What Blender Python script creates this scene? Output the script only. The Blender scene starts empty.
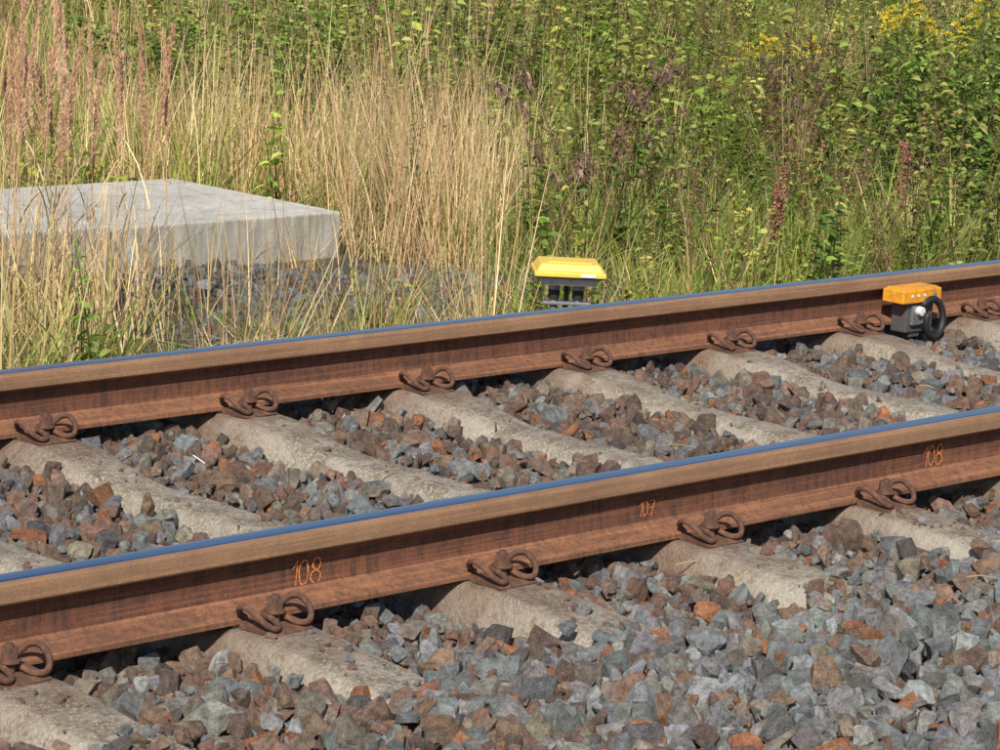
import bpy, bmesh, math, random
import numpy as np
from mathutils import Vector, Matrix, Euler
random.seed(7); rng=np.random.default_rng(11)
scene=bpy.context.scene
D=bpy.data
# ---------------------------------------------------------------- helpers
def link(o,parent=None):
    scene.collection.objects.link(o)
    if parent: o.parent=parent
    return o
def empty(name,loc=(0,0,0),rot=(0,0,0)):
    e=D.objects.new(name,None); e.empty_display_size=.05; e.location=loc; e.rotation_euler=rot
    return link(e)
class NT:
    def __init__(s,name):
        s.m=D.materials.new(name); s.m.use_nodes=True; s.t=s.m.node_tree; s.t.nodes.clear()
        s.out=s.n('ShaderNodeOutputMaterial')
    def n(s,typ,ins=None,**kw):
        nd=s.t.nodes.new(typ)
        for k,v in kw.items(): setattr(nd,k,v)
        if ins:
            for k,v in ins.items():
                if isinstance(v,bpy.types.NodeSocket): s.t.links.new(v,nd.inputs[k])
                else: nd.inputs[k].default_value=v
        return nd
    def l(s,a,b): s.t.links.new(a,b)
    def noise(s,vec,scale,detail=5,rough=.6):
        nd=s.n('ShaderNodeTexNoise',{'Scale':scale,'Detail':detail,'Roughness':rough})
        if vec: s.l(vec,nd.inputs['Vector'])
        return nd.outputs['Fac']
    def ramp(s,fac,stops,interp='LINEAR'):
        nd=s.n('ShaderNodeValToRGB'); s.l(fac,nd.inputs[0]); cr=nd.color_ramp; cr.interpolation=interp
        while len(cr.elements)<len(stops): cr.elements.new(.5)
        for e,(p,c) in zip(cr.elements,stops):
            e.position=p; e.color=(*c,1) if len(c)==3 else c
        return nd.outputs[0]
    def mask(s,fac,a,b,m=1.0): return s.ramp(fac,[(a,(0,0,0)),(b,(m,m,m))])
    def mix(s,f,a,b,mode='MIX'):
        nd=s.n('ShaderNodeMix',data_type='RGBA',blend_type=mode)
        for i,v in ((0,f),(6,a),(7,b)):
            if isinstance(v,bpy.types.NodeSocket): s.l(v,nd.inputs[i])
            else: nd.inputs[i].default_value=v if i==0 else (*v,1) if len(v)==3 else v
        return nd.outputs[2]
    def math(s,op,a,b=0.0,c=None,clamp=False):
        nd=s.n('ShaderNodeMath',operation=op,use_clamp=clamp)
        for i,v in ((0,a),(1,b),(2,c)):
            if v is None: continue
            if isinstance(v,bpy.types.NodeSocket): s.l(v,nd.inputs[i])
            else: nd.inputs[i].default_value=v
        return nd.outputs[0]
    def bump(s,h,strength=.5,dist=.01,nrm=None):
        nd=s.n('ShaderNodeBump',{'Strength':strength,'Distance':dist,'Height':h})
        if nrm: s.l(nrm,nd.inputs['Normal'])
        return nd.outputs[0]
    def pbr(s,col,rough=.8,metal=0.,normal=None,spec=None):
        nd=s.n('ShaderNodeBsdfPrincipled')
        for k,v in (('Base Color',col),('Roughness',rough),('Metallic',metal),('Normal',normal),('Specular IOR Level',spec)):
            if v is None: continue
            if isinstance(v,bpy.types.NodeSocket): s.l(v,nd.inputs[k])
            else: nd.inputs[k].default_value=(*v,1) if isinstance(v,tuple) and len(v)==3 else v
        s.l(nd.outputs[0],s.out.inputs[0]); return nd
def simple(name,col,rough=.6,metal=0.,var=.15,bump=.1,scale=40,dirt=None,dirtamt=.4):
    t=NT(name); oc=t.n('ShaderNodeTexCoord').outputs['Object']
    n=t.noise(oc,scale,5,.65)
    c=t.mix(n,tuple(x*(1-var) for x in col),tuple(min(1,x*(1+var)) for x in col))
    if dirt:
        d=t.mask(t.noise(oc,scale*.4,7,.7),.6-.25*dirtamt,.75)
        c=t.mix(d,c,dirt)
    t.pbr(c,rough,metal,t.bump(n,bump,.003)); return t.m
class MB:
    def __init__(s): s.v=[];s.f=[];s.c=[];s.m=[]
    def add(s,vs,fs,col=(1,1,1),mi=0):
        o=len(s.v); s.v.extend(vs)
        for f in fs: s.f.append([o+i for i in f]); s.c.append(col); s.m.append(mi)
    def mesh(s,name,mats,smooth=False):
        me=D.meshes.new(name); me.from_pydata([tuple(v) for v in s.v],[],s.f)
        a=me.attributes.new('col','FLOAT_COLOR','FACE')
        a.data.foreach_set('color',np.array([(c[0],c[1],c[2],1) for c in s.c],dtype=np.float32).ravel())
        for m in mats: me.materials.append(m)
        me.polygons.foreach_set('material_index',s.m)
        me.polygons.foreach_set('use_smooth',[smooth]*len(s.f)); me.update(); return me
    def obj(s,name,mats,parent=None,smooth=False):
        return link(D.objects.new(name,s.mesh(name,mats,smooth)),parent)
def tube(mb,pts,rad,col,n=5,mi=0):
    pts=[Vector(p) for p in pts]; rings=[]
    for i,p in enumerate(pts):
        d=(pts[min(i+1,len(pts)-1)]-pts[max(i-1,0)]).normalized()
        a=d.orthogonal().normalized() if i==0 else (rings[-1][1]-d*rings[-1][1].dot(d)).normalized()
        b=d.cross(a); r=rad[i] if hasattr(rad,'__len__') else rad
        rings.append(([p+a*r*math.cos(2*math.pi*k/n)+b*r*math.sin(2*math.pi*k/n) for k in range(n)],a))
    vs=[v for r,_ in rings for v in r]; fs=[]
    for i in range(len(pts)-1):
        for k in range(n):
            fs.append((i*n+k,i*n+(k+1)%n,(i+1)*n+(k+1)%n,(i+1)*n+k))
    fs.append(tuple(range(n-1,-1,-1))); fs.append(tuple((len(pts)-1)*n+k for k in range(n)))
    mb.add(vs,fs,col,mi)
def vary(c,a=.25):
    k=1+random.uniform(-a,a); return tuple(max(.005,x*k*(1+random.uniform(-a*.25,a*.25))) for x in c)
def leaf(mb,p,d,L,W,col,fold=.25,droop=.3,mi=0):
    p=Vector(p); d=Vector(d).normalized(); s=d.cross(Vector((0,0,1)))
    if s.length<.05: s=Vector((1,0,0))
    s.normalize(); q=Matrix.Rotation(random.uniform(-.9,.9),3,d); s=q@s; n=s.cross(d)
    dr=Vector((0,0,-droop*L))
    b=p; t=p+d*L+dr; m1=p+d*L*.3+dr*.1; m2=p+d*L*.68+dr*.45
    up=n*W*fold
    vs=[b,m1+s*W*.5+up,m2+s*W*.4+up,t,m2-s*W*.4+up,m1-s*W*.5+up,m1,m2]
    mb.add(vs,[(0,6,1),(6,7,2,1),(7,3,2),(0,5,6),(6,5,4,7),(7,4,3)],col,mi)
def chip(mb,p,d,L,W,col,mi=0):
    p=Vector(p); d=Vector(d).normalized(); s=d.orthogonal().normalized(); s=Matrix.Rotation(random.uniform(0,6.28),3,d)@s
    mb.add([p,p+d*L*.5+s*W*.5,p+d*L,p+d*L*.5-s*W*.5],[(0,1,2,3)],col,mi)
def blade(mb,p,az,L,W,lean,bend,col,seg=5,mi=0):
    p=Vector(p); h=Vector((math.cos(az),math.sin(az),0)); s0=Vector((-h.y,h.x,0))
    tw=random.uniform(-.9,.9); s=Matrix.Rotation(tw,3,'Z')@s0
    vs=[];th=lean;q=p.copy()
    for i in range(seg+1):
        f=i/seg; w=W*(1-f**2.2)*.5+.0002
        vs+= [q-s*w,q+s*w]
        th=lean+bend*f**1.5
        q=q+(h*math.sin(th)+Vector((0,0,1))*math.cos(th))*L/seg
    mb.add(vs,[(2*i,2*i+1,2*i+3,2*i+2) for i in range(seg)],col,mi)
def bx(name,size,loc,mat,bev=.003,parent=None,rot=(0,0,0),taper=1.0,seg=2):
    bm=bmesh.new(); bmesh.ops.create_cube(bm,size=1)
    for v in bm.verts:
        k=taper if v.co.z>0 else 1
        v.co=Vector((v.co.x*size[0]*k,v.co.y*size[1]*k,v.co.z*size[2]))
    if bev: bmesh.ops.bevel(bm,geom=bm.edges[:],offset=bev,segments=seg,affect='EDGES',profile=.6)
    me=D.meshes.new(name); bm.to_mesh(me); bm.free(); me.materials.append(mat)
    o=link(D.objects.new(name,me),parent); o.location=loc; o.rotation_euler=rot; return o
def cyl(name,r,h,loc,mat,parent=None,rot=(0,0,0),n=20,bev=.001,r2=None):
    bm=bmesh.new(); bmesh.ops.create_cone(bm,cap_ends=True,segments=n,radius1=r,radius2=r if r2 is None else r2,depth=h)
    if bev: bmesh.ops.bevel(bm,geom=[e for e in bm.edges if any(len(f.verts)>4 for f in e.link_faces)],offset=bev,segments=2,affect='EDGES')
    me=D.meshes.new(name); bm.to_mesh(me); bm.free(); me.materials.append(mat)
    o=link(D.objects.new(name,me),parent); o.location=loc; o.rotation_euler=rot; return o
def sstep(a,b,x):
    t=np.clip((x-a)/(b-a),0,1); return t*t*(3-2*t)
_g=rng.random((256,256))
def vn(x,y,s=1.0):
    x=np.asarray(x)*s+50.3; y=np.asarray(y)*s+61.7
    xi=np.floor(x).astype(int); yi=np.floor(y).astype(int); fx=x-xi; fy=y-yi
    fx=fx*fx*(3-2*fx); fy=fy*fy*(3-2*fy)
    g=lambda a,b:_g[a%256,b%256]
    return (g(xi,yi)*(1-fx)+g(xi+1,yi)*fx)*(1-fy)+(g(xi,yi+1)*(1-fx)+g(xi+1,yi+1)*fx)*fy

# ---------------------------------------------------------------- terrain
G=1.507; H=.145
def ballast_z(x,y):
    z=-.209+.028*(vn(x,y,2.3)-.5)+.024*(vn(x,y,6)-.5)
    z=z+ .036*sstep(-.15,-.95,y)
    z=z- (.24)*sstep(1.85,2.6,y)
    z=z- .12*sstep(-1.6,-2.6,y)
    return z
def ground_z(x,y):
    x=np.asarray(x,float); y=np.asarray(y,float)
    inb=ballast_z(x,y)-.045
    out=-.45+.05*(vn(x,y,.9)-.5)+.03*(vn(x,y,2.5)-.5)+.055*np.maximum(0,y-7.5)*(y<40)+.055*32.5*(y>=40)
    return np.where(y<2.5,inb,out+ (inb-out)*(1-sstep(2.5,2.9,y)))
def axis(lo,hi,step,far):
    a=list(np.arange(lo,hi,step)); v=hi; s=step
    while v<far: a.append(v); s*=1.25; v+=s
    a.append(far); v=lo; s=step; b=[]
    while v>-far: s*=1.25; v-=s; b.append(max(v,-far))
    return np.array(sorted(set(b+a)))
xs=axis(-3,12,.12,400); ys=axis(-3,12,.12,400)
XX,YY=np.meshgrid(xs,ys); ZZ=ground_z(XX,YY)
me=D.meshes.new('ground'); nx,ny=len(xs),len(ys)
vv=np.stack([XX,YY,ZZ],-1).reshape(-1,3)
idx=np.arange(nx*ny).reshape(ny,nx)
ff=np.stack([idx[:-1,:-1],idx[:-1,1:],idx[1:,1:],idx[1:,:-1]],-1).reshape(-1,4)
me.from_pydata(vv.tolist(),[],ff.tolist()); me.polygons.foreach_set('use_smooth',[True]*len(ff))
t=NT('soil'); oc=t.n('ShaderNodeTexCoord').outputs['Object']
n1=t.noise(oc,1.2,5,.6); n2=t.noise(oc,45,5,.7)
grassy=t.ramp(n1,[(.35,(.07,.06,.025)),(.5,(.12,.10,.04)),(.65,(.07,.09,.022))])
soil=t.ramp(n2,[(.35,(.04,.032,.024)),(.55,(.10,.085,.065)),(.68,(.16,.14,.11))])
sy=t.n('ShaderNodeSeparateXYZ',{0:oc}).outputs[1]
f=t.math('MULTIPLY_ADD',sy,.8,-2.4,clamp=True)
c=t.mix(t.math('MULTIPLY',f,.6),soil,grassy)
t.pbr(c,.95,0,t.bump(n2,.8,.02)); me.materials.append(t.m)
link(D.objects.new('ground',me))

# ---------------------------------------------------------------- rails
def rail_mats():
    t=NT('polished_rail_top_sky_tint'); oc=t.n('ShaderNodeTexCoord').outputs['Object']
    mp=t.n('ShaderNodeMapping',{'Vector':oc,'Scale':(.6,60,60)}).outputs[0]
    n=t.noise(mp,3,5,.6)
    c=t.mix(t.mask(n,.35,.65),(.13,.23,.42),(.36,.47,.64))  # blue sky reflection painted into the base colour of the polished steel
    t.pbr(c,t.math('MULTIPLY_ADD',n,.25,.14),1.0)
    top=t.m
    def rust(name,a,b,cc,st=1.,ov=.35):
        t=NT(name); oc=t.n('ShaderNodeTexCoord').outputs['Object']
        n1=t.noise(oc,5,7,.7)
        mp=t.n('ShaderNodeMapping',{'Vector':oc,'Scale':(30,30,3.5)}).outputs[0]
        n2=t.noise(mp,2.2,5,.7); n3=t.noise(oc,230,4,.75)
        mp2=t.n('ShaderNodeMapping',{'Vector':oc,'Scale':(.9,20,80)}).outputs[0]
        n4=t.noise(mp2,2,4,.6); n5=t.noise(oc,38,5,.75)
        c=t.mix(t.mask(n1,.40,.6),a,b)
        c=t.mix(t.mask(n2,.45,.64,st),c,cc)
        c=t.mix(t.mask(n4,.47,.66,.6),c,tuple(x*1.4 for x in a))
        c=t.mix(t.mask(n5,.50,.62,.55),c,cc)
        c=t.mix(ov,c,t.ramp(n3,[(.35,(.1,.07,.05)),(.5,(.45,.45,.45)),(.65,(.75,.68,.6))]),'OVERLAY')
        t.pbr(c,.85,0,t.bump(n3,.35,.0015,t.bump(n5,.3,.003))); return t.m
    head=rust('rail_head_side',(.30,.170,.092),(.225,.120,.066),(.23,.14,.085),.5,.3)
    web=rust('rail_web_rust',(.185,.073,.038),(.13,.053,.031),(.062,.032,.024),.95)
    foot=rust('rail_foot_rust',(.29,.130,.065),(.20,.088,.048),(.105,.052,.034),.75)
    return [top,head,web,foot]
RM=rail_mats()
half=[(0.0,0.0,0),(.012,0,0),(.0225,-.0005,1),(.029,-.0022,1),(.0338,-.007,1),(.0355,-.014,1),(.0362,-.036,1),(.034,-.0395,1),(.012,-.047,2),(.0085,-.053,2),(.0078,-.075,2),(.0082,-.100,2),(.0115,-.112,2),(.020,-.1195,3),(.045,-.127,3),(.062,-.1315,3),(.0655,-.134,3),(.0655,-.1435,3),(.064,-H,3)]
def rail(name,y0):
    prof=[(-a,b) for a,b,_ in half[::-1]]+[(a,b) for a,b,_ in half[1:]]
    n=len(half); hm=[h[2] for h in half]; mk=[]
    for i in range(n-1): mk.append(hm[n-1-i])
    for i in range(1,n): mk.append(hm[i])
    for j in range(len(mk)):
        a=(prof[j][0]+prof[j+1][0])/2
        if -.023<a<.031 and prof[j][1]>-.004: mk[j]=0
    xsr=np.concatenate([np.arange(-30,-3,3),np.arange(-3,10,.25),np.arange(10,61,3)])
    mb=MB(); k=len(prof)
    for i,x in enumerate(xsr):
        dz=.0012*math.sin(x*.9+y0)
        mb.v+= [(x,y0+a,b+dz) for a,b in prof]
    for i in range(len(xsr)-1):
        for j in range(k-1):
            mb.f.append([i*k+j,i*k+j+1,(i+1)*k+j+1,(i+1)*k+j]); mb.c.append((1,1,1)); mb.m.append(mk[j])
        mb.f.append([i*k+k-1,i*k,(i+1)*k,(i+1)*k+k-1]); mb.c.append((1,1,1)); mb.m.append(3)
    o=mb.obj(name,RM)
    bm=bmesh.new(); bm.from_mesh(o.data); bmesh.ops.recalc_face_normals(bm,faces=bm.faces); bm.to_mesh(o.data); bm.free()
    for p in o.data.polygons: p.use_smooth=True
    o.data.set_sharp_from_angle(angle=math.radians(28)); return o
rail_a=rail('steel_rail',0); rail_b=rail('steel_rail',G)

t=NT('orange_chalk'); oc=t.n('ShaderNodeTexCoord').outputs['Object']
n=t.noise(oc,260,3,.7); c=t.mix(t.mask(n,.38,.55),(.25,.10,.045),(.80,.26,.07)); t.pbr(c,.9); chalk=t.m
def arc(cx,cz,rx,rz,a0=0,a1=360,n=18): return [(cx+rx*math.cos(math.radians(a0+(a1-a0)*i/n)),cz+rz*math.sin(math.radians(a0+(a1-a0)*i/n))) for i in range(n+1)]
GL={'1':[[(-.006,.030),(.004,.044),(.001,0)]],'0':[arc(0,.022,.010,.021)],'8':[arc(.001,.033,.0085,.0105,-90,270),arc(-.001,.011,.0105,.0115,90,450)],'7':[[(-.01,.042),(.011,.043),(0,0)],[(-.006,.02),(.009,.022)]]}
def number(txt,x,y,z,s=1.0,fade=1):
    mb=MB(); cx=x
    for ch in txt:
        for st in GL[ch]:
            pts=[(cx+a*s+random.uniform(-.0006,.0006),z+b*s+random.uniform(-.0006,.0006)) for a,b in st]
            for (x0,z0),(x1,z1) in zip(pts,pts[1:]):
                d=Vector((x1-x0,z1-z0))
                if d.length<1e-5: continue
                d.normalize(); w=random.uniform(.0014,.0024)*fade; p=Vector((-d.y,d.x))*w; e=d*.0012
                q=[(x0-e.x+p.x,z0-e.y+p.y),(x1+e.x+p.x,z1+e.y+p.y),(x1+e.x-p.x,z1+e.y-p.y),(x0-e.x-p.x,z0-e.y-p.y)]
                yy=y-random.uniform(0,.0006)
                mb.add([(a,yy,b) for a,b in q],[(0,1,2,3)])
        cx+=(.018 if ch=='1' else .027)*s
    return mb.obj('chalk_number',[chalk],rail_a)
number('108',-.47,-.0105,-.112,1.15); number('107',.49,-.0105,-.100,.75,.7); number('108',1.47,-.0105,-.105,1.1)

# ---------------------------------------------------------------- sleepers
t=NT('sleeper_concrete'); oc=t.n('ShaderNodeTexCoord').outputs['Object']; oi=t.n('ShaderNodeObjectInfo')
off=t.n('ShaderNodeVectorMath',{0:oc,1:oi.outputs['Location']},operation='ADD').outputs[0]
n1=t.noise(off,4,7,.65); n2=t.noise(off,75,5,.75); n3=t.noise(off,13,6,.7)
c=t.ramp(n1,[(.35,(.29,.235,.17)),(.5,(.41,.355,.275)),(.65,(.49,.44,.355))])
c=t.mix(t.mask(n3,.44,.60,.85),c,(.20,.145,.10))
c=t.mix(t.mask(n2,.48,.60,.85),c,(.125,.095,.07))
c=t.mix(t.mask(t.noise(off,150,2,.6),.55,.63,.8),c,(.62,.57,.48))
sx=t.n('ShaderNodeSeparateXYZ',{0:oc})
sy=sx.outputs[1]
edge=t.math('SUBTRACT',t.math('MULTIPLY',t.math('ABSOLUTE',sx.outputs[0]),30.),1.5,clamp=True)
c=t.mix(t.math('MULTIPLY',edge,t.mask(n2,.36,.52,.7)),c,(.60,.55,.45))
d=t.math('ABSOLUTE',t.math('SUBTRACT',t.math('ABSOLUTE',sy),.7535))
rs=t.math('SUBTRACT',1.1,t.math('MULTIPLY',d,2.8),clamp=True)
rs=t.math('MULTIPLY',rs,t.math('ADD',n3,.25),clamp=True)
c=t.mix(rs,c,(.18,.095,.058))
t.pbr(c,.92,0,t.bump(n2,1.0,.01,t.bump(n3,.7,.015))); conc=t.m
def sleeper_mesh():
    st=[]
    for y in np.linspace(0,1.3,44):
        if y<.25: z=-.187
        elif y<.60: z=-.187+(-.150+.187)*float(sstep(.25,.60,y))
        elif y<.92: z=-.150
        else: z=-.150-(y-.92)*.085
        ht=.058+(.076-.058)*float(sstep(.3,.6,y)); hb=.115+(.15-.115)*float(sstep(.2,.6,y))
        st.append((y,z,ht,hb))
    st=[(-a,b,c,d) for a,b,c,d in st[::-1][:-1]]+st
    mb=MB()
    for (y,z,ht,hb) in st:
        e=1 if abs(y)<1.29 else .93
        nz=lambda: random.uniform(-.0018,.0018)
        ch=random.uniform(0,.008)*(random.random()<.4); ch2=random.uniform(0,.008)*(random.random()<.3)
        prof=[(-hb,-.37),(-ht-.045,z-.09),(-ht-.014+ch,z-.022),(-ht-.002+ch,z-.006-ch),(-ht+.012,z),(-ht*.3,z+.001),(ht*.3,z+.001),(ht-.012,z),(ht+.002-ch2,z-.006-ch2),(ht+.014,z-.022),(ht+.045,z-.09),(hb,-.37)]
        mb.v+= [(a*e+nz(),y+nz(),b+nz()-(0 if e==1 else .006)) for a,b in prof]
    k=12
    for i in range(len(st)-1):
        for j in range(k-1):
            mb.f.append([i*k+j,i*k+j+1,(i+1)*k+j+1,(i+1)*k+j]); mb.c.append((1,1,1)); mb.m.append(0)
    mb.f.append(list(range(k))); mb.c.append((1,1,1)); mb.m.append(0)
    mb.f.append([(len(st)-1)*k+j for j in range(k-1,-1,-1)]); mb.c.append((1,1,1)); mb.m.append(0)
    me=mb.mesh('concrete_railway_sleeper',[conc]); bm=bmesh.new(); bm.from_mesh(me); bmesh.ops.recalc_face_normals(bm,faces=bm.faces); bm.to_mesh(me); bm.free()
    for p in me.polygons: p.use_smooth=True
    me.set_sharp_from_angle(angle=math.radians(32))
    return me
rust=simple('clip_rust',(.105,.052,.036),.85,0,.5,.7,120,dirt=(.25,.115,.06),dirtamt=.5)
def clip_mesh():
    mb=MB()
    hp=[(0,-.006,.026),(.010,-.005,.027),(.017,.006,.027),(.019,.028,.022),(.024,.046,.016),(.036,.056,.014),(.052,.057,.016),(.066,.048,.028),(.073,.032,.042),(.075,.010,.051),(.070,-.010,.047),(.060,-.022,.034),(.048,-.027,.024),(.038,-.024,.018)]
    full=[(-a,b,c) for a,b,c in hp[::-1][:-1]]+hp
    pts=[Vector((p[0]*.93,p[1],p[2]*.93)) for p in full]; sm=[]
    for i in range(len(pts)-1):
        p0=pts[max(i-1,0)];p1=pts[i];p2=pts[i+1];p3=pts[min(i+2,len(pts)-1)]
        for k in range(3):
            u=k/3; sm.append(.5*((2*p1)+(-p0+p2)*u+(2*p0-5*p1+4*p2-p3)*u*u+(-p0+3*p1-3*p2+p3)*u**3))
    sm.append(pts[-1])
    tube(mb,sm,.0063,(1,1,1),8)
    tube(mb,[(0,.014,-.01),(0,.014,.03)],.011,(1,1,1),10)
    tube(mb,[(0,.014,.030),(0,.014,.035)],.021,(1,1,1),14)
    tube(mb,[(0,.014,.035),(0,.014,.056)],[.0165,.0155],(1,1,1),6)
    tube(mb,[(0,.014,.056),(0,.014,.063)],[.009,.007],(1,1,1),8)
    w=.054; pr=[(-.022,-.001),(-.022,.013),(-.012,.014),(.030,.010),(.052,.008),(.064,.001)]
    vs=[(-w,a,b) for a,b in pr]+[(w,a,b) for a,b in pr]; k=len(pr)
    fs=[(i,i+1,k+i+1,k+i) for i in range(k-1)]+[(k-1,0,k,2*k-1),tuple(range(k))[::-1],tuple(range(k,2*k))]
    mb.add(vs,fs)
    me=mb.mesh('rail_clip',[rust]); bm=bmesh.new(); bm.from_mesh(me); bmesh.ops.recalc_face_normals(bm,faces=bm.faces); bm.to_mesh(me); bm.free()
    for p in me.polygons: p.use_smooth=True
    me.set_sharp_from_angle(angle=math.radians(45)); return me
clipm=clip_mesh()
padm=simple('rail_pad',(.03,.025,.022),.8)
SL=[.6*i for i in range(-8,30)]
sm_a=[sleeper_mesh() for _ in range(6)]
for i,x in enumerate(SL):
    o=link(D.objects.new('concrete_railway_sleeper',sm_a[i%6])); o.location=(x+random.uniform(-.008,.008),G/2,random.uniform(-.002,.002)); o.rotation_euler=(0,0,random.uniform(-.008,.008))
    for ry in (-G/2,G/2):
        bx('rail_pad',(.13,.128,.006),(0,ry,-.1478),padm,.001,o)
        for sd in (-1,1):
            c=link(D.objects.new('rail_clip',clipm),o)
            c.location=(random.uniform(-.004,.004),ry+sd*.088,-.1485); c.rotation_euler=(0,0,(0 if sd>0 else math.pi)+random.uniform(-.1,.1))

# ---------------------------------------------------------------- instancing
def coll_of(name,meshes):
    c=D.collections.new(name)
    for i,m in enumerate(meshes):
        o=D.objects.new('%s_%02d'%(name,i),m); c.objects.link(o)
    return c
def scatter(name,P,Rr,S,T,coll,I):
    P=np.asarray(P,np.float32); n=len(P)
    me=D.meshes.new(name); me.vertices.add(n); me.vertices.foreach_set('co',P.ravel())
    for nm,A in (('rot',Rr),('scl',S),('tint',T)):
        a=me.attributes.new(nm,'FLOAT_VECTOR','POINT'); a.data.foreach_set('vector',np.asarray(A,np.float32).ravel())
    a=me.attributes.new('idx','INT','POINT'); a.data.foreach_set('value',np.asarray(I,np.int32))
    o=link(D.objects.new(name,me))
    g=D.node_groups.new(name+'_instances','GeometryNodeTree')
    g.interface.new_socket('Geometry',in_out='INPUT',socket_type='NodeSocketGeometry')
    g.interface.new_socket('Geometry',in_out='OUTPUT',socket_type='NodeSocketGeometry')
    N=g.nodes; L=g.links
    gi=N.new('NodeGroupInput'); go=N.new('NodeGroupOutput'); ip=N.new('GeometryNodeInstanceOnPoints')
    ci=N.new('GeometryNodeCollectionInfo'); ci.inputs['Collection'].default_value=coll; ci.inputs['Separate Children'].default_value=True; ci.inputs['Reset Children'].default_value=True
    def na(nm,ty):
        q=N.new('GeometryNodeInputNamedAttribute'); q.data_type=ty; q.inputs['Name'].default_value=nm; return q.outputs['Attribute']
    er=N.new('FunctionNodeEulerToRotation'); L.new(na('rot','FLOAT_VECTOR'),er.inputs[0])
    L.new(gi.outputs[0],ip.inputs['Points']); L.new(ci.outputs[0],ip.inputs['Instance']); ip.inputs['Pick Instance'].default_value=True
    L.new(na('idx','INT'),ip.inputs['Instance Index']); L.new(er.outputs[0],ip.inputs['Rotation']); L.new(na('scl','FLOAT_VECTOR'),ip.inputs['Scale'])
    L.new(ip.outputs[0],go.inputs[0])
    m=o.modifiers.new('instances','NODES'); m.node_group=g; return o

# ---------------------------------------------------------------- ballast
t=NT('ballast_stone'); oc=t.n('ShaderNodeTexCoord').outputs['Object']
ti=t.n('ShaderNodeAttribute',attribute_name='tint',attribute_type='INSTANCER').outputs['Vector']
ov=t.n('ShaderNodeVectorMath',{0:ti,1:(713.,371.,197.)},operation='MULTIPLY').outputs[0]
vc=t.n('ShaderNodeVectorMath',{0:ov,1:oc},operation='ADD').outputs[0]
n1=t.noise(vc,1.8,3,.6); n2=t.noise(vc,11,3,.75)
c=t.mix(1.0,ti,t.ramp(n1,[(.35,(.6,.58,.55)),(.65,(1.4,1.4,1.4))]),'MULTIPLY')
c=t.mix(t.mask(n2,.54,.66,.5),c,(.55,.53,.49))
c=t.mix(t.ramp(n2,[(.36,(.65,.65,.65)),(.46,(0,0,0))]),c,(.05,.044,.04))
t.pbr(c,.8,0,t.bump(n2,.7,.12),.4); stone=t.m
def rock(seed):
    r=random.Random(seed); bm=bmesh.new(); bmesh.ops.create_cube(bm,size=2.0)
    sx,sy,sz=r.uniform(.85,1.3),r.uniform(.6,.95),r.uniform(.42,.8)
    for i in range(r.randint(7,12)):
        th=r.uniform(0,6.283); z=r.uniform(-1,1); q=math.sqrt(1-z*z); nrm=Vector((q*math.cos(th),q*math.sin(th),z))
        bmesh.ops.bisect_plane(bm,geom=bm.verts[:]+bm.edges[:]+bm.faces[:],plane_co=nrm*r.uniform(.66,1.05),plane_no=nrm,clear_outer=True)
        bmesh.ops.delete(bm,geom=bm.faces[:]+bm.edges[:],context='EDGES_FACES')
        bmesh.ops.convex_hull(bm,input=bm.verts[:])
        lo=[v for v in bm.verts if not v.link_faces]; bmesh.ops.delete(bm,geom=lo,context='VERTS')
    bmesh.ops.remove_doubles(bm,verts=bm.verts,dist=.06)
    bmesh.ops.dissolve_limit(bm,angle_limit=math.radians(6),verts=bm.verts,edges=bm.edges)
    for v in bm.verts: v.co=Vector((v.co.x*sx,v.co.y*sy,v.co.z*sz))
    bmesh.ops.bevel(bm,geom=bm.edges[:],offset=.032,segments=1,affect='EDGES',clamp_overlap=True)
    for v in bm.verts: v.co+=Vector([r.uniform(-.03,.03) for _ in range(3)])
    me=D.meshes.new('ballast_stone'); bm.to_mesh(me); bm.free(); me.materials.append(stone); return me
rocks=coll_of('ballast_stone',[rock(i) for i in range(44)])
PAL=1.18*np.array([(.28,.165,.115),(.24,.162,.12),(.18,.125,.098),(.34,.215,.15),(.44,.185,.085),(.34,.28,.22),(.31,.298,.275),(.24,.252,.26),(.295,.31,.32),(.42,.43,.43),(.13,.12,.12)])
WB=np.array([.20,.20,.14,.13,.045,.13,.10,.04,.04,.02,.05]); WG=np.array([.045,.045,.03,.035,.045,.055,.14,.22,.23,.13,.04])
WB=WB/WB.sum(); WG=WG/WG.sum()
Pl=[];Rl=[];Sl=[];Tl=[]
def FR(x,y): return (x+4.15)*.71+(y+4.18)*.704,(x+4.15)*.704-(y+4.18)*.71
def add_stones(x,y,z,size):
    f,r=FR(x,y); keep=(f>3.7)&(np.abs(r)<f*.165+.9)
    x,y,z,size=x[keep],y[keep],z[keep],size[keep]; n=len(x)
    g=np.clip(sstep(-.18,-.70,y+.4*(vn(x,y,1.3)-.5))*(.40+.60*sstep(-1.3,.1,x)),0,1)
    g=np.maximum(g,.14+.40*sstep(1.6,3.6,x)*sstep(-.2,0,y)+.2*(vn(x+4,y,1.5)>.6))
    g=np.maximum(g,.7*sstep(2.3,2.7,y))
    isg=rng.random(n)<g; ci=np.where(isg,rng.choice(11,n,p=WG),rng.choice(11,n,p=WB))
    T=PAL[ci]*(1+rng.uniform(-.28,.28,(n,1)))*(1+rng.uniform(-.06,.06,(n,3)))
    T=np.where((y>2.6)[:,None],T*.8,T)
    S=size[:,None]*.5*rng.uniform(.8,1.2,(n,3))
    Pl.append(np.stack([x,y,z],1)); Rl.append(rng.uniform(0,6.283,(n,3))); Sl.append(S); Tl.append(T)
def grid(sp,x0,x1,y0,y1,jit=.5):
    gx,gy=np.meshgrid(np.arange(x0,x1,sp),np.arange(y0,y1,sp)); n=gx.size
    return gx.ravel()+rng.uniform(-jit,jit,n)*sp, gy.ravel()+rng.uniform(-jit,jit,n)*sp
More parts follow.
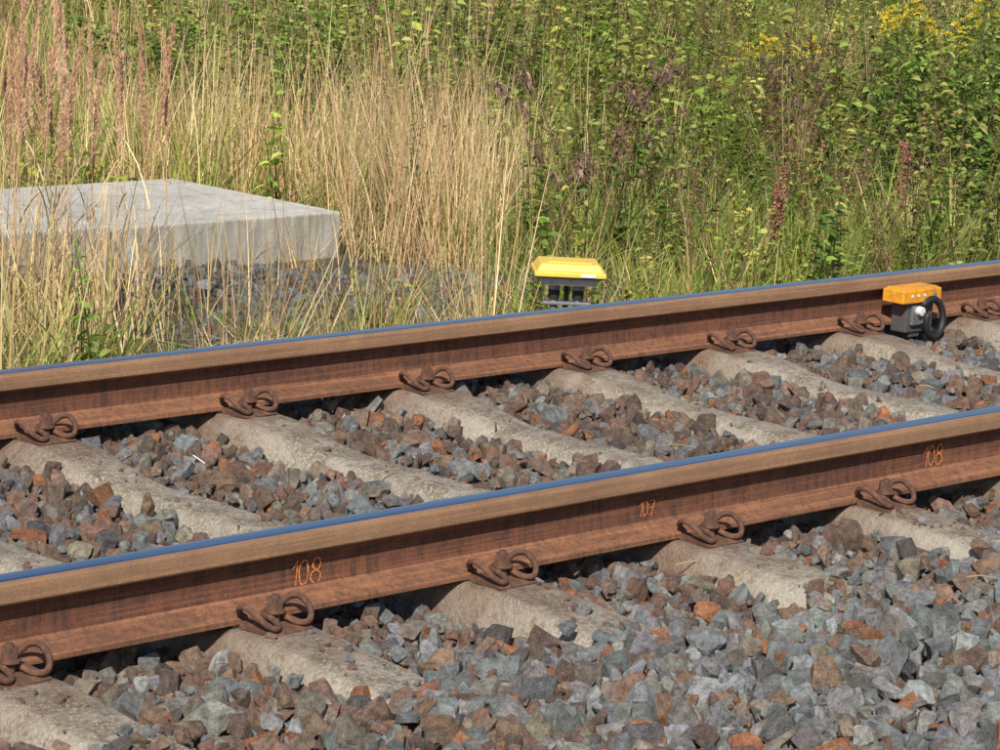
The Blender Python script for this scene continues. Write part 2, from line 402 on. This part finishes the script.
def in_sleeper(x,y,pad=.0):
    dx=np.abs(x-.6*np.round(x/.6)); return (dx<.095+pad)&(y>-.547-pad)&(y<2.054+pad)
for (y0,y1,q) in ((-2.0,-.35,1.15),(-.35,2.7,1.0)):
  for (sp,dz,lo,hi,drop) in ((.036,-.028,.035,.05,0),(.034,-.010,.022,.056,.15),(.046,.008,.026,.066,.42),(.03,-.006,.010,.026,.4),(.03,.006,.012,.028,.75)):
    x,y=grid(sp*q,-3.2,10,y0,y1,.7); n=len(x)
    size=(lo+(hi-lo)*rng.random(n)**1.4)*q
    z=ballast_z(x,y)+dz+rng.uniform(-.012,.012,n)
    k=(rng.random(n)>=drop)
    nr=np.minimum(np.abs(y),np.abs(y-G)); z=np.where(nr<.10,np.minimum(z,-.192),z)
    k&=~in_sleeper(x,y,.008)
    add_stones(x[k],y[k],z[k],size[k])
ZT=lambda y: np.where(y<0,-.150-np.maximum(0,(-y-.17))*.085,np.interp(np.abs(y-G/2),[0,.25,.6],[-.187,-.187,-.15]))
n=700; x=.6*rng.integers(-4,14,n)+rng.uniform(-.07,.07,n); y=np.where(rng.random(n)<.5,rng.uniform(.2,1.3,n),rng.uniform(-.54,-.15,n))
size=rng.uniform(.004,.017,n)*(1+(rng.random(n)<.06)*1.2); add_stones(x,y,ZT(y)+size*.28,size)
n=1100; x=.6*rng.integers(-3,12,n)+rng.uniform(-.12,.12,n); y=-.56+rng.normal(0,.055,n); y=y+.07*vn(x,y,3)*sstep(-.8,.8,x)
size=rng.uniform(.018,.048,n); add_stones(x,y,ZT(y)+size*.25,size)
n=11000; x=rng.uniform(1.6,4.2,n); y=rng.uniform(2.8,4.7,n); k=(((x-3.0)/1.05)**2+((y-3.95)/.75)**2)<1; x,y=x[k],y[k]
size=rng.uniform(.008,.026,len(x))*(1+(rng.random(len(x))<.05)*1.6); add_stones(x,y,ground_z(x,y)+size*.15,size)
P=np.concatenate(Pl);R_=np.concatenate(Rl);S_=np.concatenate(Sl);T_=np.concatenate(Tl)
scatter('ballast',P,R_,S_,T_,rocks,rng.integers(0,44,len(P)))

# ---------------------------------------------------------------- vegetation
def plant_mat(name,inst=True,trans=.3,rough=.6):
    t=NT(name)
    c=t.n('ShaderNodeAttribute',attribute_name='col').outputs['Color']
    if inst:
        ti=t.n('ShaderNodeAttribute',attribute_name='tint',attribute_type='INSTANCER').outputs['Vector']
        c=t.mix(1.0,c,ti,'MULTIPLY')
    b=t.n('ShaderNodeBsdfPrincipled',{'Base Color':c,'Roughness':rough,'Specular IOR Level':.35})
    tr=t.n('ShaderNodeBsdfTranslucent',{'Color':c}); mx=t.n('ShaderNodeMixShader',{0:trans,1:b.outputs[0],2:tr.outputs[0]})
    t.l(mx.outputs[0],t.out.inputs[0]); return t.m
PMI=plant_mat('grass_blades',True); PM=plant_mat('plant_leaves',False); PMD=plant_mat('dry_plant',False,.12,.8)
STRAW=[(.70,.52,.27),(.60,.44,.22),(.80,.64,.38),(.46,.31,.15),(.66,.45,.25)]
GRN=[(.19,.27,.04),(.25,.33,.055),(.13,.20,.032),(.34,.38,.08),(.42,.42,.11)]
def tuft_green(seed):
    random.seed(seed); mb=MB()
    for i in range(28):
        a=random.uniform(0,6.28); r=random.uniform(0,.09)
        col=vary(random.choice(GRN if random.random()<.88 else STRAW),.3)
        blade(mb,(r*math.cos(a),r*math.sin(a),0),a+random.uniform(-1,1),random.uniform(.16,.42),random.uniform(.0028,.0055),random.uniform(.02,.4),random.uniform(.2,1.5),col,4)
    return mb.mesh('green_grass_tuft',[PMI])
def tuft_straw(seed):
    random.seed(seed); mb=MB()
    for i in range(13):
        a=random.uniform(0,6.28); r=random.uniform(0,.1); L=random.uniform(.4,.85)
        col=vary(random.choice(STRAW),.25); lean=abs(random.gauss(0,.2)); bend=random.uniform(0,.5)
        blade(mb,(r*math.cos(a),r*math.sin(a),0),a,L,random.uniform(.0026,.0042),lean,bend,col,4)
    for i in range(16):
        a=random.uniform(0,6.28); r=random.uniform(0,.1)
        blade(mb,(r*math.cos(a),r*math.sin(a),0),a,random.uniform(.15,.45),random.uniform(.003,.0055),random.uniform(.1,.8),random.uniform(.5,2.2),vary(random.choice(STRAW),.3),4)
    return mb.mesh('dry_grass_tuft',[PMI])
def tuft_mix(seed):
    random.seed(seed); mb=MB()
    for i in range(26):
        a=random.uniform(0,6.28); r=random.uniform(0,.1)
        col=vary(random.choice(STRAW[:2]+GRN+[(.42,.37,.14),(.36,.34,.11)]),.28)
        blade(mb,(r*math.cos(a),r*math.sin(a),0),a,random.uniform(.2,.55),random.uniform(.0025,.005),random.uniform(.02,.5),random.uniform(.1,1.4),col,4)
    return mb.mesh('mixed_grass_tuft',[PMI])
def weed(seed):
    random.seed(seed); mb=MB()
    for s in range(random.randint(3,5)):
        a=random.uniform(0,6.28); Lh=random.uniform(.16,.42); ln=random.uniform(0,.35)
        base=Vector((random.uniform(-.04,.04),random.uniform(-.04,.04),0)); d=Vector((math.cos(a)*math.sin(ln),math.sin(a)*math.sin(ln),math.cos(ln)))
        tube(mb,[base,base+d*Lh*.5,base+d*Lh],[.0022,.0017,.0009],vary((.14,.13,.04)),4)
        g=random.choice(GRN+GRN+[(.30,.15,.07)])
        for k in range(int(Lh*60)):
            f=random.uniform(.12,1); b=random.uniform(0,6.28)
            leaf(mb,base+d*Lh*f,(math.cos(b),math.sin(b),random.uniform(-.1,.7)),random.uniform(.02,.05)*(1.2-f*.5),random.uniform(.009,.018),vary(g,.3))
    return mb.mesh('leafy_weed',[PMI])
def dead_stem(seed):
    random.seed(seed); mb=MB()
    for s in range(3):
        a=random.uniform(0,6.28); L=random.uniform(.4,.75); ln=random.uniform(0,.25); base=Vector((random.uniform(-.05,.05),random.uniform(-.05,.05),0))
        d=Vector((math.cos(a)*math.sin(ln),math.sin(a)*math.sin(ln),math.cos(ln))); col=random.choice([(.22,.12,.075),(.30,.16,.10),(.16,.10,.065)])
        tube(mb,[base,base+d*L*.5+Vector((random.uniform(-.02,.02),random.uniform(-.02,.02),0)),base+d*L],[.0028,.002,.001],vary(col),4)
        for k in range(7):
            f=random.uniform(.35,1); b=random.uniform(0,6.28); p=base+d*L*f; e=Vector((math.cos(b)*.6,math.sin(b)*.6,.8))*random.uniform(.05,.15)
            tube(mb,[p,p+e*.5,p+e+Vector((0,0,.01))],[.0014,.001,.0006],vary(col),3)
            for j in range(7): chip(mb,p+e*random.uniform(.3,1),(random.uniform(-1,1),random.uniform(-1,1),random.uniform(-.5,1)),.014,.008,vary(col,.4))
    return mb.mesh('dead_stem',[PMI])
def litter(seed):
    random.seed(seed); mb=MB()
    for i in range(26):
        a=random.uniform(0,6.28); r=random.uniform(0,.12)
        blade(mb,(r*math.cos(a+2),r*math.sin(a+2),random.uniform(.0,.03)),a,random.uniform(.08,.28),random.uniform(.003,.006),random.uniform(.9,1.45),random.uniform(-.1,.5),vary(random.choice(STRAW+[(.28,.2,.11),(.2,.14,.07)]),.3),3)
    return mb.mesh('dead_grass_litter',[PMI])
C_g=coll_of('green_grass_tuft',[tuft_green(100+i) for i in range(7)])
C_s=coll_of('dry_grass_tuft',[tuft_straw(200+i) for i in range(7)])
C_m=coll_of('mixed_grass_tuft',[tuft_mix(300+i) for i in range(7)])
C_w=coll_of('leafy_weed',[weed(400+i) for i in range(9)])
C_l=coll_of('dead_grass_litter',[litter(500+i) for i in range(5)])
C_d=coll_of('dead_stem',[dead_stem(600+i) for i in range(7)])
random.seed(3)
SHR=[(6.3,7.9,.75),(6.9,8.4,.8),(5.8,8.2,.7),(7.6,4.6,.8),(8.0,4.9,.95),(7.3,4.15,.62),(8.8,5.0,1.0),(6.75,3.75,.4),(8.5,4.5,.9),(9.6,5.9,.9),(8.6,7.6,.7)]
def field(name,coll,nk,dens,prob,smin,smax,tint=.25,tilt=.1,base=(1,1,1)):
    n=int(dens*20*16.5); x=rng.uniform(-.5,19.5,n); y=rng.uniform(2.4,18.9,n)
    f,r=FR(x,y)
    k=(np.abs(r)<f*.165+.9)&(f<25)
    k&=~((x<3.90)&(x>.2)&(y>4.66)&(y<5.83))
    p=prob(x,y)
    gp=(((x-3.0)/1.0)**2+((y-3.95)/.7)**2); p=p*np.clip(gp*1.2-.55,.07,1)
    st=(x<3.95)&(x>1.0)&(y>3.0)&(y<=4.7); p=np.where(st,p*.42,p)
    hs=np.where(st,.5,1.0)
    hs=np.where((x<3.9)&(y>3.0)&(y<4.75)&(x>2.0),.40,hs)
    for sx,sy,sh in SHR:
        p=p*np.clip((((x-sx)**2+(y-sy)**2)/.14)-.1,.1,1)
        q=((x-sx+.45)**2+(y-sy+.45)**2)<.2; hs=np.where(q,hs*.6,hs)
    k&=rng.random(n)<p
    x,y,hs=x[k],y[k],hs[k]; n=len(x)
    s=rng.uniform(smin,smax,n)*(.6+.75*vn(x,y,1.7)); S=np.stack([s*rng.uniform(.9,1.3,n),s*rng.uniform(.9,1.3,n),s*rng.uniform(.85,1.15,n)*hs],1)
    R=np.stack([rng.normal(0,tilt,n),rng.normal(0,tilt,n),rng.uniform(0,6.28,n)],1)
    T=np.array(base)*(1+rng.uniform(-tint,tint,(n,1)))*(1+rng.uniform(-.1,.1,(n,3)))*(.75+.55*vn(x,y,1.1))[:,None]
    return scatter(name,np.stack([x,y,ground_z(x,y)-.01],1),R,S,T,coll,rng.integers(0,nk,n))
U=lambda x,y:(x-y)
green=lambda x,y: np.clip(sstep(-.3,.6,U(x,y)+1.1*(vn(x,y,.8)-.5))*.95+.16+.5*sstep(-1.2,-2.2,U(x,y))*sstep(.35,.6,vn(x,y,.6)),0,1)
straw=lambda x,y: np.clip(np.exp(-((U(x,y)+.60)/.60)**2)*(.45+.75*vn(x,y,1.1))+.05+.22*sstep(.58,.78,vn(x+9,y,.9))+.50*sstep(-1.1,-1.9,U(x,y)),0,1)
near=lambda x,y: 1-.6*sstep(9,15,y)
field('green_grass',C_g,7,46,lambda x,y:green(x,y)*near(x,y),.7,1.3)
field('dry_grass',C_s,7,22,lambda x,y:straw(x,y)*near(x,y),.55,1.1,tilt=.16)
field('mixed_grass',C_m,7,18,lambda x,y:(.4+.5*vn(x,y,1))*near(x,y),.5,1.1,tilt=.14)
field('leafy_weeds',C_w,9,28,lambda x,y:np.clip(sstep(-.1,1.1,U(x,y))*sstep(.28,.62,vn(x+3,y,1.2))+.7*sstep(5.5,8,y)*sstep(.4,.6,vn(x,y+5,.6))+.08,0,1)*near(x,y),.8,1.8)
field('dead_stems',C_d,7,5,lambda x,y:np.clip(.10+.9*sstep(-.3,.8,U(x,y))*sstep(.40,.6,vn(x+1,y+7,.8)),0,1)*near(x,y),.7,1.15,tilt=.12)
field('dead_grass_litter',C_l,5,18,lambda x,y:.9+0*x,.8,1.5)

def shrub(name,base,h,rad,nst,nleaf,ll,lw,cols,stemcol=(.15,.11,.06),spread=.5):
    mb=MB(); b0=Vector(base)
    for s in range(nst):
        a=random.uniform(0,6.28); ln=random.uniform(0,spread); L=h*random.uniform(.6,1.05)
        b=b0+Vector((random.uniform(-rad,rad)*.5,random.uniform(-rad,rad)*.5,-.02))
        pts=[];p=b.copy();d=Vector((math.cos(a)*math.sin(ln),math.sin(a)*math.sin(ln),math.cos(ln)))
        for i in range(7):
            pts.append(p.copy()); d=(d+Vector((random.uniform(-.12,.12),random.uniform(-.12,.12),random.uniform(-.05,.08)))).normalized(); p=p+d*L/6
        tube(mb,pts,[.005*(1-i/8) for i in range(7)],vary(stemcol),5,1)
        g=random.choice(cols)
        for k in range(nleaf):
            f=random.uniform(.15,1)**.8*6; i=min(int(f),5); q=pts[i].lerp(pts[i+1],f-i)
            a2=random.uniform(0,6.28); o=Vector((math.cos(a2),math.sin(a2),random.uniform(-.2,.6)))*random.uniform(0,.12)*(h)
            leaf(mb,q+o,(math.cos(a2),math.sin(a2),random.uniform(-.3,.7)),ll*random.uniform(.5,1.2),lw*random.uniform(.5,1.2),vary(g if random.random()<.7 else random.choice(cols),.35))
    return mb.obj(name,[PM,PMD])
gzf=lambda x,y:float(ground_z(x,y))
GB=[(.16,.25,.038),(.21,.31,.05),(.11,.18,.03),(.29,.36,.075),(.34,.34,.085)]
for (x,y,h) in SHR:
    shrub('green_shrub',(x,y,gzf(x,y)),h,.6,15,58,.058,.029,GB)
RB=[(.30,.12,.06),(.24,.10,.055),(.22,.22,.05),(.36,.19,.09)]
for (x,y,h) in ((6.2,3.95,.45),(7.1,4.9,.55),(8.2,6.6,.6),(6.9,6.0,.7),(7.7,4.2,.6)):
    shrub('reddish_weed',(x,y,gzf(x,y)),h,.4,10,30,.03,.013,RB)
for (x,y) in ((3.3,5.98),(3.62,5.95),(2.9,6.0)):
    shrub('yellow_green_weed',(x,y,gzf(x,y)),.30,.15,6,10,.06,.04,[(.40,.45,.06),(.30,.36,.05)])
def goldenrod(x,y,h,n):
    mb=MB()
    for s in range(n):
        a=random.uniform(0,6.28); b=Vector((x+random.uniform(-.2,.2),y+random.uniform(-.2,.2),gzf(x,y))); ln=random.uniform(0,.22); L=h*random.uniform(.8,1.08)
        d=Vector((math.cos(a)*math.sin(ln),math.sin(a)*math.sin(ln),math.cos(ln))); top=b+d*L
        tube(mb,[b,b+d*L*.5,top],[.004,.003,.0015],vary((.15,.16,.05)),5)
        for k in range(50):
            f=random.uniform(.15,.85); a2=random.uniform(0,6.28); leaf(mb,b+d*L*f,(math.cos(a2),math.sin(a2),.3),.07*(1.1-f*.5),.013,vary((.16,.22,.04)))
        for k in range(11):
            a2=random.uniform(0,6.28); f=1-k*.014; Lb=.03+.008*k
            p0=b+d*L*f; e=Vector((math.cos(a2),math.sin(a2),.35)); pts=[p0+e*Lb*q/4+Vector((0,0,-.25*Lb*(q/4)**2)) for q in range(5)]
            tube(mb,pts,.0008,(.2,.2,.05),3)
            for q in range(26):
                u=random.uniform(.15,1)*4; i=min(int(u),3); w=pts[i].lerp(pts[i+1],u-i)+Vector([random.uniform(-.007,.007) for _ in range(3)])
                chip(mb,w,(random.uniform(-1,1),random.uniform(-1,1),1),.011,.009,vary((.88,.68,.05) if random.random()<.8 else (.45,.42,.10),.2))
    mb.obj('goldenrod',[PM])
for x,y,h,n in ((8.72,5.56,.88,5),(9.0,5.75,.92,4),(8.19,6.09,.75,4),(10.2,6.6,.8,3)): goldenrod(x,y,h,n)
def burdock(x,y,h,ns=2,dens=.33,sp=1.0):
    mb=MB(); b=Vector((x,y,gzf(x,y)-.02))
    BR=[(.24,.15,.11),(.16,.105,.075),(.34,.22,.16)]
    def limb(p,d,L,r,lv):
        pts=[p.copy()];q=p.copy();n=6
        for i in range(n):
            d=(d+Vector((random.uniform(-.16,.16),random.uniform(-.16,.16),random.uniform(-.03,.10)))).normalized(); q=q+d*L/n; pts.append(q.copy())
        tube(mb,pts,[r*(1-.6*i/n) for i in range(n+1)],vary(BR[1]),6)
        for i in range(1,n+1):
            for _ in range(3):
                if random.random()<dens:
                    a=random.uniform(0,6.28); leaf(mb,pts[i],(math.cos(a),math.sin(a),random.uniform(-1,.2)),random.uniform(.012,.035),random.uniform(.008,.022),vary(random.choice(BR),.35),.9,.7)
        if lv<2:
            for k in range(7 if lv==0 else 3):
                a=random.uniform(0,6.28); i=random.randint(1,n-1); limb(pts[i],Vector((math.cos(a),math.sin(a),random.uniform(.4,1.1))).normalized(),L*random.uniform(.28,.46)*sp,r*.55,lv+1)
        else:
            for k in range(3):
                c=pts[-1]+Vector([random.uniform(-.015,.015) for _ in range(3)])
                for j in range(14): chip(mb,c,(random.uniform(-1,1),random.uniform(-1,1),random.uniform(-1,1)),.012,.004,vary(BR[0],.3))
    for s in range(ns):
        a=random.uniform(0,6.28); limb(b+Vector((random.uniform(-.08,.08),random.uniform(-.08,.08),0)),Vector((math.cos(a)*.2,math.sin(a)*.2,1)).normalized(),h*random.uniform(.85,1),.006,0)
    mb.obj('withered_burdock',[PMD])
burdock(4.85,4.38,.84,2,.28,1.0); burdock(5.6,4.6,.62,1,.12); burdock(7.0,5.2,.7,1,.12)
def dock(x,y,h,n=3):
    mb=MB()
    for s in range(n):
        b=Vector((x+random.uniform(-.05,.05),y+random.uniform(-.05,.05),gzf(x,y))); a=random.uniform(0,6.28); ln=random.uniform(0,.2); d=Vector((math.cos(a)*math.sin(ln),math.sin(a)*math.sin(ln),math.cos(ln))); L=h*random.uniform(.75,1)
        tube(mb,[b,b+d*L*.5,b+d*L],[.004,.003,.001],vary((.25,.12,.08)),5)
        for k in range(330):
            f=random.uniform(.4,1); w=.024*(1.15-abs(f-.65)*1.3)*(.6+.4*math.sin(f*60)); p=b+d*L*f+Vector((random.gauss(0,w*.5),random.gauss(0,w*.5),0))
            chip(mb,p,(random.uniform(-1,1),random.uniform(-1,1),random.uniform(-.6,.3)),.012,.010,vary((.38,.18,.12),.3))
    mb.obj('curly_dock',[PMD])
dock(4.85,3.35,.50); dock(6.7,4.1,.45,2)
def reed(x,y,n,spread,hmin,hmax):
    mb=MB()
    for s in range(n):
        a=random.uniform(0,6.28); b=Vector((x+random.gauss(0,spread),y+random.gauss(0,spread),0)); b.z=gzf(b.x,b.y); ln=abs(random.gauss(0,.05)); L=random.uniform(hmin,hmax)
        h=Vector((math.cos(a),math.sin(a),0)); pts=[];q=b.copy()
        for i in range(8):
            pts.append(q.copy()); th=ln+.10*(i/7)**2; q=q+(h*math.sin(th)+Vector((0,0,math.cos(th))))*L/7
        tube(mb,pts,[.0024-.0014*i/7 for i in range(8)],vary((.64,.45,.25),.15),5)
        pl=random.uniform(.28,.42)*L; top=pts[-1]; dd=(pts[-1]-pts[-3]).normalized()
        pc=random.choice([(.64,.40,.26),(.72,.49,.33),(.58,.34,.22)])
        for k in range(950):
            f=random.random(); w=.013*math.sin(math.pi*min(1,f*.9+.08))**.7*(.7+.3*math.sin(f*43)); p=top-dd*pl*f+Vector((random.gauss(0,w*.42),random.gauss(0,w*.42),0))
            chip(mb,p,(random.uniform(-.4,.4)+dd.x,random.uniform(-.4,.4)+dd.y,1),random.uniform(.010,.022),.0028,vary(pc,.25))
        for k in range(3):
            i=random.randint(0,4); blade(mb,pts[i],random.uniform(0,6.28),random.uniform(.2,.45),.005,random.uniform(.2,.7),random.uniform(.6,2),vary(random.choice(STRAW),.2))
    for k in range(n*10):
        bx_,by_=x+random.gauss(0,spread*1.2),y+random.gauss(0,spread*1.2)
        blade(mb,(bx_,by_,gzf(bx_,by_)),random.uniform(0,6.28),random.uniform(.3,.7),random.uniform(.003,.006),random.uniform(0,.35),random.uniform(0,1.2),vary(random.choice(STRAW),.2),6)
    mb.obj('feather_reed_grass',[PMD])
reed(1.74,3.72,12,.11,.88,1.18); reed(1.46,3.85,9,.12,.95,1.25); reed(2.0,3.68,5,.07,.75,1.08); reed(1.9,4.0,5,.10,.85,1.1)
def straws(x,y,n,sp,h0,h1,spy=None):
    mb=MB()
    for s in range(n):
        bx_,by_=x+random.gauss(0,sp),y+random.gauss(0,spy or sp); a=random.uniform(0,6.28)
        blade(mb,(bx_,by_,gzf(bx_,by_)),a,random.uniform(h0,h1),random.uniform(.0025,.0042),abs(random.gauss(0,.18)),random.uniform(0,.7),vary(random.choice(STRAW),.25),6)
    mb.obj('dry_grass_clump',[PMD])
straws(4.1,4.4,230,.14,.35,.80); straws(4.65,4.7,200,.16,.4,.82); straws(4.6,5.4,200,.22,.4,.88); straws(4.3,5.9,160,.25,.4,.88)
straws(2.9,4.5,30,.35,.12,.32,.10); straws(3.5,4.2,40,.2,.12,.36,.2); straws(2.3,3.9,50,.22,.2,.45)

# ---------------------------------------------------------------- concrete slabs
t=NT('slab_concrete'); oc=t.n('ShaderNodeTexCoord').outputs['Object']
n1=t.noise(oc,2.5,7,.65); n2=t.noise(oc,70,5,.7); n3=t.noise(oc,9,6,.7)
c=t.ramp(n1,[(.35,(.45,.435,.39)),(.65,(.62,.60,.55))])
c=t.mix(t.mask(n3,.48,.66,.65),c,(.33,.31,.26)); c=t.mix(t.mask(n2,.54,.64,.6),c,(.24,.22,.18))
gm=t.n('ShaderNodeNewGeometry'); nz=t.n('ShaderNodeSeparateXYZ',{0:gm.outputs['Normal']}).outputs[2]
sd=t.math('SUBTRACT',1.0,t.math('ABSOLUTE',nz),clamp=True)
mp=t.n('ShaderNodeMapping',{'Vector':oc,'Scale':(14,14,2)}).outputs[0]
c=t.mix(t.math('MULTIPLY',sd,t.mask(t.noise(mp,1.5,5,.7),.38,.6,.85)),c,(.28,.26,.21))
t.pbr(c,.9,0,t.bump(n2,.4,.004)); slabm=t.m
e=empty('concrete_slab_platform',(0,0,0))
for i,(x0,x1) in enumerate(((.3,1.52),(1.532,2.72),(2.735,3.86))):
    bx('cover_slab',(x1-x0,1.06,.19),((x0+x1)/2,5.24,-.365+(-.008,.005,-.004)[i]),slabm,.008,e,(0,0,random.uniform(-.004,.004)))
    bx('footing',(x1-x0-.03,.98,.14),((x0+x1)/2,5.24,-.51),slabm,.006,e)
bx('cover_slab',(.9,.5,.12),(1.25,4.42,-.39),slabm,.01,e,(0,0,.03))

# ---------------------------------------------------------------- yellow trackside box
yel=simple('yellow_plastic',(.86,.60,.09),.45,0,.06,.05,60,dirt=(.6,.42,.12),dirtamt=.3)
lgt=simple('light_grey_plastic',(.62,.62,.58),.55,0,.1,.05,60,dirt=(.3,.27,.22),dirtamt=.4)
gal=simple('galvanised_steel',(.35,.36,.37),.45,.7,.2,.1,60)
blk=simple('black_rubber',(.02,.02,.022),.55,0,.2,.1,60)
wht=simple('white_label',(.75,.75,.72),.6,0,.05,.02,60)
e=empty('trackside_junction_box',(2.60,2.25,-.040),(0,0,math.radians(-41)))
bx('lid_rim',(.222,.185,.016),(0,0,-.018),yel,.004,e)
bx('lid_top',(.210,.173,.024),(0,0,.0015),yel,.006,e,taper=.86,seg=3)
bx('lid_panel',(.135,.10,.004),(0,0,.0145),yel,.0018,e)
bx('seal',(.215,.175,.005),(0,0,-.0285),blk,.001,e)
bx('base_pan',(.160,.120,.026),(0,0,-.044),lgt,.006,e,taper=1.25)
bx('label',(.045,.0015,.011),(.055,-.0935,-.018),wht,.0004,e)
for sx in (-.04,.035):
    cyl('post',.0125,.42,(sx,0,-.27),gal,e); cyl('nut',.021,.018,(sx,0,-.068),gal,e,n=6); cyl('gland',.018,.03,(sx,0,-.093),blk,e)
cyl('cable_conduit',.008,.38,(0,.02,-.25),blk,e)
bx('mount_bracket',(.15,.05,.008),(0,0,-.118),gal,.001,e)

# ---------------------------------------------------------------- orange axle counter head on far rail
org=simple('orange_housing',(.85,.36,.025),.45,0,.08,.05,60,dirt=(.35,.15,.05),dirtamt=.45)
dgy=simple('dark_grey_casting',(.10,.10,.105),.6,.2,.2,.2,80,dirt=(.2,.12,.08),dirtamt=.4)
e=empty('axle_counter_sensor',(3.25,G-.095,-.041))
bx('housing',(.190,.082,.042),(0,0,-.010),org,.006,e,seg=3)
bx('housing_lip',(.165,.070,.006),(0,0,.0125),org,.002,e)
for sx in (-.03,.0,.03): cyl('screw_cap',.005,.003,(sx-.02,-.0415,-.008),wht,e,(math.pi/2,0,0),n=14,bev=.0005)
cyl('screw_cap',.009,.004,(.06,-.0415,-.012),gal,e,(math.pi/2,0,0),n=6,bev=.0005)
bx('body',(.13,.06,.092),(.012,.004,-.078),dgy,.005,e)
bx('connector_plate',(.055,.012,.06),(-.01,-.032,-.070),gal,.003,e)
cyl('connector',.014,.022,(-.01,-.044,-.056),wht,e,(math.pi/2,0,0),bev=.002)
cyl('connector_nut',.011,.02,(.012,-.044,-.088),gal,e,(math.pi/2,0,0),n=6)
bx('clamp',(.05,.10,.02),(.0,.03,-.13),dgy,.003,e)
mb=MB(); pts=[(.045+.050*math.cos(a),-.052+.014*math.sin(a*.5),-.080+.058*math.sin(a)) for a in np.linspace(math.radians(140),math.radians(-200),30)]
tube(mb,pts,.011,(1,1,1),10)
tube(mb,[(.06,-.03,-.12),(.10,-.02,-.135),(.16,-.01,-.15),(.22,.02,-.18)],.011,(1,1,1),8)
mb.obj('cable_loop',[blk],e,True)

bx('scrap_of_paper',(.012,.035,.002),(.22,1.12,-.165),wht,.0004,None,(.5,.3,.6))
stk=MB()
for i in range(40):
    x=random.uniform(-.5,5); y=random.choice([random.uniform(.2,1.3),random.uniform(-.9,-.1)]); a=random.uniform(0,3.14); L=random.uniform(.03,.12); z=-.175
    tube(stk,[(x,y,z),(x+L*.5*math.cos(a),y+L*.5*math.sin(a),z+.006),(x+L*math.cos(a),y+L*math.sin(a),z+.002)],.0016,vary((.40,.31,.20)),5)
stk.obj('dry_twigs',[PMD])

# ---------------------------------------------------------------- light, sky, camera
el=math.radians(41); ts=Vector((-.78*math.cos(el),-.626*math.cos(el),math.sin(el)))
su=D.lights.new('sun','SUN'); su.energy=5.0; su.angle=math.radians(.5); su.color=(1,.94,.84)
so=link(D.objects.new('sun',su)); so.rotation_euler=(-ts).to_track_quat('-Z','Y').to_euler(); so.location=(-5,-6,8)
w=D.worlds.new('World'); scene.world=w; w.use_nodes=True; nt=w.node_tree; nt.nodes.clear()
sk=nt.nodes.new('ShaderNodeTexSky'); sk.sky_type='NISHITA'; sk.sun_disc=False; sk.sun_elevation=el; sk.sun_rotation=math.atan2(ts.x,ts.y)
bg=nt.nodes.new('ShaderNodeBackground'); bg.inputs[1].default_value=.09; ow=nt.nodes.new('ShaderNodeOutputWorld')
nt.links.new(sk.outputs[0],bg.inputs[0]); nt.links.new(bg.outputs[0],ow.inputs[0])
scene.view_settings.view_transform='Standard'; scene.view_settings.look='None'; scene.view_settings.exposure=0
cd=D.cameras.new('camera'); cd.sensor_width=36; cd.lens=3037.1*36/1000; cd.clip_start=.1; cd.clip_end=2000
co=link(D.objects.new('camera',cd)); co.location=(-4.1541,-4.1783,1.3679)
Mr=Matrix.Rotation(-.7894,4,'Z')@Matrix.Rotation(math.pi/2-.1873,4,'X')@Matrix.Rotation(.0557,4,'Z')
co.rotation_euler=Mr.to_euler(); scene.camera=co
print('stones',len(P))
